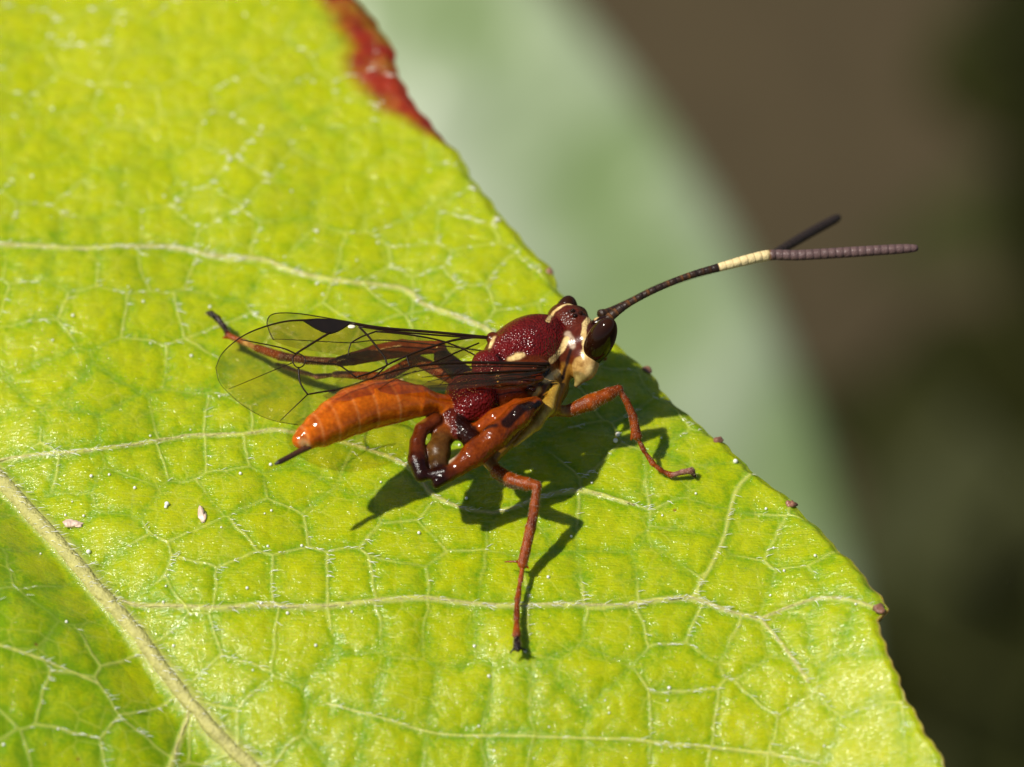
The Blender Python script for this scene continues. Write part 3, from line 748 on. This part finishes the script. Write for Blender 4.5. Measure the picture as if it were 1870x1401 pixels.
# eyes
def ellipsoid(c, R, s, n=28, m=36):
    th = np.linspace(0, np.pi, n); ph = np.linspace(0, 2 * np.pi, m, endpoint=False); T, H = np.meshgrid(th, ph, indexing='ij')
    d = np.stack([np.sin(T) * np.cos(H), np.sin(T) * np.sin(H), np.cos(T)], -1) * s
    v = (d @ R).reshape(-1, 3) + c; f = []
    for i in range(n - 1):
        for j in range(m):
            a = i * m + j; b = i * m + (j + 1) % m; f.append((a, a + m, b + m, b))
    return v, f
for px, py, h, rl in [(1095, 624, 2.02, 0.14), (1030, 586, 1.42, -0.12)]:
    v, f = ellipsoid(W(px, py, h), frame(HY, HP - 0.12, rl), np.array([0.275, 0.25, 0.55]) * (1.0 if rl > 0 else 0.93))
    build('eye', v, f, M_eye, wasp)
oc = []
for px, py in [(1060, 572), (1050, 577), (1046, 568)]:
    q = onto([(px, py)])[0]; oc.append(q)
    v, f = ellipsoid(q, np.eye(3), np.array([0.045] * 3), 10, 12); build('ocellus', v, f, M_eye, wasp)

# ovipositor
op = catmull(np.array([W(566, 816, 2.10), W(548, 824, 2.12), (W(522, 838, 2.14)), W(502, 848, 2.16)]), 6)
v, f = tube(op, np.interp(np.linspace(0, 1, len(op)), [0, 0.15, 0.85, 1], [0.05, 0.055, 0.05, 0.02]), 10)
tt = np.repeat(np.linspace(0, 1, len(op)), 10)[:, None]
build('ovipositor', v, f, M_ant, wasp, attrs=dict(col=np.array((0.10, 0.03, 0.008)) * (1 - tt) + np.array((0.012, 0.008, 0.005)) * tt))

# antennae
def antenna(ctrl, b0, b1, pinky):
    pts = np.array([W(*c_[:3]) for c_ in ctrl]); R_ = [c_[3] for c_ in ctrl]
    sp = catmull(pts, 40); sg = np.linalg.norm(np.diff(sp, axis=0), axis=1); cs = np.concatenate([[0], np.cumsum(sg)]); L = cs[-1]
    nS = int(L / 0.135); pos = []; rad = []; cols = []
    pxs = np.interp(cs, cs, np.interp(np.linspace(0, len(ctrl) - 1, len(sp)), range(len(ctrl)), [c_[0] for c_ in ctrl]))
    rs = np.interp(np.linspace(0, len(ctrl) - 1, len(sp)), range(len(ctrl)), R_)
    cut = {'a': [], 'b': [], 'c': []}
    for i in range(nS):
        for t_, k_ in ((0.0, 0.95), (0.14, 0.995), (0.5, 1.0), (0.88, 1.015), (0.985, 0.97)):
            s_ = (i + t_) / nS * L; q = np.array([np.interp(s_, cs, sp[:, d_]) for d_ in range(3)]); x_ = np.interp(s_, cs, pxs)
            rr = np.interp(s_, cs, rs) * k_
            if x_ < b0: key = 'a'; base = np.array((0.016, 0.007, 0.003)); base = base + np.array((0.22, 0.075, 0.008)) * (0.6 * (math.sin(i * 2.3) > -0.2) if t_ > 0.8 else 0.08) * (0.9 if x_ < 1270 else 0.3)
            elif x_ < b1: key = 'b'; base = np.array((0.84, 0.66, 0.32)) if 0.05 < t_ < 0.9 else np.array((0.76, 0.57, 0.25))
            else: key = 'c'; base = np.array(pinky) if t_ < 0.8 else np.array(pinky) * 0.75
            cut[key].append((q, rr, base))
    root = None
    for key, nm in (('a', 'antenna'), ('b', 'pale_band'), ('c', 'flagellum_tip')):
        if key != 'a': cut[key].insert(0, prev)
        p_ = np.array([c_[0] for c_ in cut[key]]); r_ = np.array([c_[1] for c_ in cut[key]]); c_ = np.repeat(np.array([c__[2] for c__ in cut[key]]), 12, 0)
        prev = cut[key][-1]
        if key != 'a': c_[:12] = np.array((0.18, 0.08, 0.02))
        if key == 'c': r_[-3:] *= np.array([0.9, 0.75, 0.4])
        v, f = tube(p_, r_, 12); o = build(nm, v, f, M_ant, wasp if root is None else root, attrs=dict(col=c_))
        if root is None: root = o
    return root
antenna([(1108, 588, 1.80, 0.10), (1118, 576, 1.86, 0.085), (1150, 553, 1.98, 0.065), (1200, 527, 2.08, 0.062), (1258, 504, 2.14, 0.062), (1315, 488, 2.18, 0.078), (1360, 476, 2.2, 0.095), (1406, 466, 2.2, 0.098), (1460, 466, 2.22, 0.098), (1560, 460, 2.25, 0.098), (1640, 455, 2.27, 0.09), (1677, 453, 2.28, 0.07)], 1313, 1408, (0.13, 0.075, 0.068))
antenna([(1096, 574, 1.70, 0.09), (1112, 570, 1.62, 0.08), (1150, 551, 1.5, 0.06), (1200, 526, 1.40, 0.058), (1258, 505, 1.3, 0.06), (1315, 489, 1.2, 0.064), (1362, 477, 1.1, 0.072), (1406, 467, 1.0, 0.082), (1440, 448, 0.85, 0.09), (1485, 422, 0.65, 0.095), (1520, 403, 0.5, 0.09), (1533, 396, 0.45, 0.075)], 1313, 1400, (0.030, 0.018, 0.012))

# wings --------------------------------------------------------------
M_mem2 = membrane_material('folded_wing_membrane', (0.80, 0.66, 0.40, 1), 0.035, 0.09)
def wing(lead, trail, hfun, label, nrow=16, wav=0.012, mat=None):
    a = catmull(lead, 8); b = catmull(trail, 8); n_ = 60
    def res(c_):
        s_ = np.concatenate([[0], np.cumsum(np.hypot(*np.diff(c_, axis=0).T))]); t_ = np.linspace(0, s_[-1], n_)
        return np.stack([np.interp(t_, s_, c_[:, 0]), np.interp(t_, s_, c_[:, 1])], 1)
    a = res(a); b = res(b); tt = np.linspace(0, 1, nrow)[:, None, None]
    q = a[None] * (1 - tt) + b[None] * tt
    hh = hfun(q[..., 0], q[..., 1]) + wav * np.sin(np.arange(nrow) * 1.1)[:, None] * np.sin(np.linspace(0, 3, n_))[None]
    v = W(q[..., 0], q[..., 1], hh).reshape(-1, 3); id_ = np.arange(nrow * n_).reshape(nrow, n_)
    f = np.stack([id_[:-1, :-1], id_[:-1, 1:], id_[1:, 1:], id_[1:, :-1]], -1).reshape(-1, 4)
    o = build('wing', v, f, mat or M_mem, wasp)
    if label: o['label'] = label
    return o
def vein(parent, pts, hfun, r0, r1=None, n=6, off=0.01):
    c_ = catmull(np.array(pts, float), n) if len(pts) > 2 else np.linspace(np.array(pts[0], float), np.array(pts[-1], float), 6)
    q = W(c_[:, 0], c_[:, 1], hfun(c_[:, 0], c_[:, 1])); q[:, 2] += off
    v, f = tube(q, 0.82 * np.linspace(r0, r1 or r0, len(q)), 7); return build('vein', v, f, M_wvein, parent)

hL = lambda x, y: 2.02 + 0.00075 * (895 - x) - 0.0046 * (y - (618 - 0.04 * (895 - x)))
LW = wing([(895, 616), (800, 608), (700, 600), (640, 591), (560, 584), (520, 588), (470, 602), (430, 624), (404, 648), (394, 672)],
          [(893, 624), (840, 655), (790, 672), (735, 690), (690, 712), (640, 745), (590, 770), (545, 777), (490, 766), (445, 742), (408, 705), (394, 674)], hL, 'spread clear wing with black spot beyond the abdomen')
for pts, r0, r1 in [
    ([(895, 617), (800, 608), (700, 600), (640, 591)], 0.03, 0.034),
    ([(893, 619), (800, 613), (720, 606), (655, 597)], 0.022, 0.02),
    ([(570, 585), (520, 588), (470, 602), (435, 620), (406, 646), (394, 672)], 0.024, 0.007),
    ([(394, 672), (400, 697), (415, 716), (445, 742), (490, 766), (545, 777)], 0.007, 0.005),
    ([(603, 608), (570, 628), (540, 647)], 0.026, 0.024), ([(540, 647), (520, 638), (496, 632), (440, 621)], 0.02, 0.012),
    ([(540, 647), (534, 656), (538, 668), (546, 672), (555, 667), (557, 656), (549, 648), (540, 647)], 0.015, 0.015),
    ([(545, 672), (547, 695), (553, 709), (562, 721)], 0.02, 0.02), ([(562, 721), (585, 717), (612, 713)], 0.02, 0.02), ([(562, 721), (540, 742), (512, 769)], 0.014, 0.008),
    ([(535, 663), (500, 677), (450, 698), (418, 711)], 0.011, 0.006), ([(557, 660), (590, 664), (615, 666), (632, 676), (650, 690)], 0.016, 0.02),
    ([(655, 597), (672, 614), (690, 637), (702, 653), (707, 667)], 0.025, 0.022), ([(707, 667), (742, 651), (788, 634), (834, 621), (884, 615)], 0.022, 0.028),
    ([(687, 606), (740, 611), (797, 621), (831, 632), (861, 646), (876, 655)], 0.022, 0.016), ([(687, 606), (660, 616), (641, 627)], 0.018, 0.018),
    ([(641, 627), (637, 640), (637, 650)], 0.016, 0.01), ([(707, 667), (690, 684), (670, 700)], 0.02, 0.016),
    ([(742, 650), (745, 660), (749, 670)], 0.018, 0.018), ([(779, 668), (820, 650), (875, 627)], 0.02, 0.018), ([(650, 690), (680, 680), (707, 668)], 0.02, 0.02)]:
    vein(LW, pts, hL, r0, r1)
sg_ = np.array([(552, 585), (580, 583), (610, 584), (640, 590), (630, 598), (616, 606), (603, 610), (588, 606), (572, 598)], float)
q0 = W(sg_[:, 0], sg_[:, 1], hL(sg_[:, 0], sg_[:, 1])); n_ = len(q0)
v = np.vstack([q0 + (0, 0, 0.022), q0 - (0, 0, 0.014)])
f = [tuple(range(n_ - 1, -1, -1)), tuple(range(n_, 2 * n_))] + [(i, (i + 1) % n_, n_ + (i + 1) % n_, n_ + i) for i in range(n_)]
build('stigma', v, f, M_stig, LW, smooth=False)
M_pale = plain('pale_wing_spot', (0.75, 0.70, 0.55), 0.4)
v, f = ellipsoid(W(642, 598, hL(642, 598)) + (0, 0, 0.02), np.eye(3), np.array([0.07, 0.045, 0.02]), 8, 10); build('pale_spot', v, f, M_pale, LW)
# left hind wing
hLH = lambda x, y: 1.62 + 0.0006 * (880 - x) - 0.003 * (y - 610)
LH = wing([(885, 640), (790, 622), (690, 598), (600, 582), (540, 573), (500, 574), (488, 585)], [(885, 648), (800, 660), (700, 662), (600, 645), (540, 636), (500, 622), (490, 602), (488, 587)], hLH, None)
for pts, r0, r1 in [([(690, 598), (600, 582), (540, 573), (500, 574), (488, 587), (491, 604), (500, 622)], 0.014, 0.01), ([(641, 627), (578, 624), (530, 621), (496, 620)], 0.012, 0.007), ([(885, 642), (790, 630), (700, 622), (641, 627)], 0.016, 0.012)]:
    vein(LH, pts, hLH, r0, r1)
# right forewing, folded back along the near flank
def hR(x, y):
    s_ = np.clip((1000 - x) / 400.0, 0, 1); e_ = np.interp(x, [590, 700, 850, 1000], [714, 678, 664, 666])
    return 2.14 + 0.62 * s_ ** 0.8 - 0.006 * (y - e_) * (0.4 + 0.6 * s_)
RW = wing([(1003, 666), (930, 664), (850, 663), (780, 667), (720, 678), (655, 700), (610, 714), (590, 722)], [(1000, 676), (940, 694), (880, 706), (820, 712), (760, 717), (700, 724), (640, 732), (605, 730), (590, 724)], hR, 'folded brownish wing lying along the near side of the abdomen', 10, 0.02, M_mem2)
for pts, r0, r1 in [([(1003, 666), (930, 664), (850, 663), (780, 667), (720, 678), (655, 700), (600, 717)], 0.042, 0.010), ([(998, 671), (930, 670), (850, 670), (790, 674), (730, 686)], 0.022, 0.010), ([(990, 676), (900, 680), (830, 684), (770, 690)], 0.022, 0.008),
                    ([(960, 690), (900, 697), (840, 702), (780, 706)], 0.014, 0.006), ([(850, 672), (820, 690), (800, 706)], 0.012, 0.008), ([(760, 678), (720, 694), (690, 712)], 0.012, 0.006)]:
    vein(RW, pts, hR, r0, r1)
hRH = lambda x, y: 2.06 + 0.0012 * (985 - x) - 0.003 * (y - 690)
RH = wing([(978, 690), (920, 682), (850, 684), (800, 692), (770, 702)], [(975, 702), (930, 712), (880, 708), (820, 712), (785, 710), (770, 704)], hRH, None, 8, 0.06, M_mem2)
for pts, r0, r1 in [([(978, 690), (920, 682), (850, 684), (780, 698)], 0.02, 0.008), ([(975, 697), (930, 694), (870, 697), (800, 704)], 0.016, 0.006)]: vein(RH, pts, hRH, r0, r1)

# fine pubescence
hn = np.where(props['down'] > 0.35)[0]; nb_ = bpy.data.objects['body'].data
no = np.empty(len(nb_.vertices) * 3, np.float32); nb_.vertices.foreach_get('normal', no); no = no.reshape(-1, 3)
pk = rng.choice(hn, min(3600, len(hn)), replace=False); V_ = []; F_ = []
for i in pk:
    p_ = BV[i]; n_ = no[i]; dirn = n_ * 0.6 + np.array([0.1, -0.25, -0.75]) + rng.normal(0, 0.2, 3); dirn /= np.linalg.norm(dirn)
    sd = np.cross(dirn, n_); sd /= np.linalg.norm(sd) + 1e-9; L = random.uniform(0.03, 0.065); b_ = len(V_)
    V_ += [p_ + sd * 0.0028, p_ - sd * 0.0028, p_ + n_ * 0.006, p_ + dirn * L]; F_ += [(b_, b_ + 1, b_ + 3), (b_ + 1, b_ + 2, b_ + 3), (b_ + 2, b_, b_ + 3)]
tag(build('fine_hairs', np.array(V_), F_, plain('insect_hair', (0.70, 0.52, 0.36), 0.35, 0.5, 0.1), wasp), kind='stuff')

# ------------------------------------------------------------------ blurred surroundings far below
def soil_material():
    t = NT('soil'); n = t.noise(0.25, 5.0); n2 = t.noise(1.6, 5.0)
    c = t.mix(t.rng(n, 0.3, 0.7), (0.052, 0.039, 0.018), (0.068, 0.050, 0.024)); c = t.mix(t.rng(n2, 0.4, 0.7, 0, 0.5), c, (0.042, 0.031, 0.016))
    b = t.bsdf(Base_Color=c, Roughness=0.9, Specular_IOR_Level=0.2); t.l(t.bump(n2, 0.15), b.inputs['Normal']); return t.done(b.outputs[0])
gn = 60; gx = np.sinh(np.linspace(-6, 6, gn)) * 60; gy = np.sinh(np.linspace(-6, 6, gn)) * 60 + 290
GXX, GYY = np.meshgrid(gx, gy, indexing='ij'); GZ = -310 + 5 * (vnoise(GXX, GYY, 0.02) - 0.5) + 1.5 * (vnoise(GXX, GYY, 0.1, 4.0) - 0.5)
gi = np.arange(gn * gn).reshape(gn, gn)
tag(build('ground', np.stack([GXX, GYY, GZ], -1).reshape(-1, 3), np.stack([gi[:-1, :-1], gi[1:, :-1], gi[1:, 1:], gi[:-1, 1:]], -1).reshape(-1, 4), soil_material()), kind='structure')
GROUND = -310.0

def at_depth(px, py, back):
    """point seen at a photo position, 'back' du behind the leaf's centre along the view"""
    s_ = (D + back) / D; ix = (px - 935) / 100 * s_; iy = (700.5 - py) / 100 * s_
    return np.array([ix, 0, 0]) + UPC * iy - TOC * back

def leaf_mesh(base, tip, up, width, curl=0.12, nu=60, nv=26, serr=0.0, fold=0.12, sag=0.1, prof=0.8):
    base = np.asarray(base, float); tip = np.asarray(tip, float); ax = tip - base; L = np.linalg.norm(ax); ax /= L
    sd = np.cross(up, ax); sd /= np.linalg.norm(sd); nn = np.cross(ax, sd)
    uu, vv = np.meshgrid(np.linspace(0, 1, nu), np.linspace(-1, 1, nv), indexing='ij')
    wd = width * (np.sin(np.pi * uu ** prof) ** 0.85) * (1 + serr * np.abs(np.sin(uu * 40)) * np.abs(vv))
    z = fold * width * np.abs(vv) - curl * width * vv ** 2 - sag * L * (uu - 0.4) ** 2 + 0.03 * width * (vnoise(uu * 9, vv * 4) - 0.5)
    p_ = base + ax * (uu * L)[..., None] + sd * (vv * wd)[..., None] + nn * z[..., None]
    top = p_.reshape(-1, 3); bot = (p_ - nn * 0.02 * width).reshape(-1, 3); i_ = np.arange(nu * nv).reshape(nu, nv); n0 = nu * nv
    f1 = np.stack([i_[:-1, :-1], i_[1:, :-1], i_[1:, 1:], i_[:-1, 1:]], -1).reshape(-1, 4); f2 = f1[:, ::-1] + n0
    rimq = []
    for c_ in (0, nv - 1):
        for r_ in range(nu - 1): rimq.append((i_[r_, c_], i_[r_ + 1, c_], i_[r_ + 1, c_] + n0, i_[r_, c_] + n0))
    return np.vstack([top, bot]), np.vstack([f1, f2, np.array(rimq)]), p_[:, nv // 2], nn
def far_leaf_material(name, a, b, rough):
    t = NT(name); c = t.mix(t.rng(t.noise(0.9, 4.0), 0.35, 0.65), a, b)
    s_ = t.bsdf(Base_Color=c, Roughness=rough, Specular_IOR_Level=0.5 if rough < 0.5 else 0.12); t.l(t.bump(t.noise(2.0, 3.0), 0.03), s_.inputs['Normal'])
    return t.done(s_.outputs[0])
def far_leaf_material2(name, a, b, painted_sheen):
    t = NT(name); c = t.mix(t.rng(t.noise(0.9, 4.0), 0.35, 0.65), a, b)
    c = t.mix(t.rng(t.noise(0.55, 2.5), 0.42, 0.62, 0, 0.9), c, painted_sheen)  # whitish patches painted in place of a glossy highlight
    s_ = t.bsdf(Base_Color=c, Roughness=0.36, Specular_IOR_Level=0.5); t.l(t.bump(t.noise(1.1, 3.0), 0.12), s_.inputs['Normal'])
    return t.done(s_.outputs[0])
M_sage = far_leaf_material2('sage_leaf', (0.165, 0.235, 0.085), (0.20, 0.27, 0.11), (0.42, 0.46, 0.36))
M_dark = far_leaf_material('dark_leaf', (0.024, 0.027, 0.006), (0.033, 0.035, 0.008), 0.6)  # shade over the shrub put into low leaf colours
M_stem = plain('stem', (0.12, 0.10, 0.04), 0.6, 0.4, 0.3, 3.0)
# pale leaf out of focus behind the near one
b0 = at_depth(-280, -1340, 166); b1 = at_depth(1460, 1780, 146)
v, f, rib, nn = leaf_mesh(b0, b1, np.array([-0.275, -0.475, 0.834]), 12.2, curl=0.16, fold=0.03, sag=0.30, prof=1.6)
bl = empty('leaf', b0); tag(bl, 'pale sage green leaf out of focus beneath the near leaf', 'leaf')
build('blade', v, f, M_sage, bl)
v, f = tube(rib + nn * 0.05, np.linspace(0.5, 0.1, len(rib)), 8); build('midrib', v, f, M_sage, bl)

# dark shrub on the right, with its stem in the soil
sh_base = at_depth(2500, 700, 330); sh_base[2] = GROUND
shrub = empty('shrub', sh_base); tag(shrub, 'dark green shrub blurred beside bare brown soil', 'shrub')
st = catmull(np.array([sh_base + (0, 0, -2), sh_base + (1, 1, 20), sh_base + (-2, 0, 45), sh_base + (-5, -3, 75)]), 8)
v, f = tube(st, np.linspace(2.2, 0.8, len(st)), 8); build('stem', v, f, M_stem, shrub)
parts = []; rr = np.random.default_rng(3)
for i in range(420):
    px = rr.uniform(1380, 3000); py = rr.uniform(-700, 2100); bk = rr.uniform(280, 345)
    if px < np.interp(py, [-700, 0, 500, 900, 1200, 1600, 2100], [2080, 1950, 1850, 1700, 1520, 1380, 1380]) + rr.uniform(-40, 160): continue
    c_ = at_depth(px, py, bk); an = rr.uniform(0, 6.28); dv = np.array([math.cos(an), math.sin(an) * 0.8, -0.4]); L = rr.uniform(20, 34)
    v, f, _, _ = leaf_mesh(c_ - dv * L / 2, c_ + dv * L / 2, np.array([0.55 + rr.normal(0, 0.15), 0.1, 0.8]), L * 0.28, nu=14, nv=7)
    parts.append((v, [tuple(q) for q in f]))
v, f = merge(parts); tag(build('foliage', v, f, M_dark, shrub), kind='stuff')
print('tris', sum(len(o.data.polygons) * 2 for o in bpy.data.objects if o.type == 'MESH'))
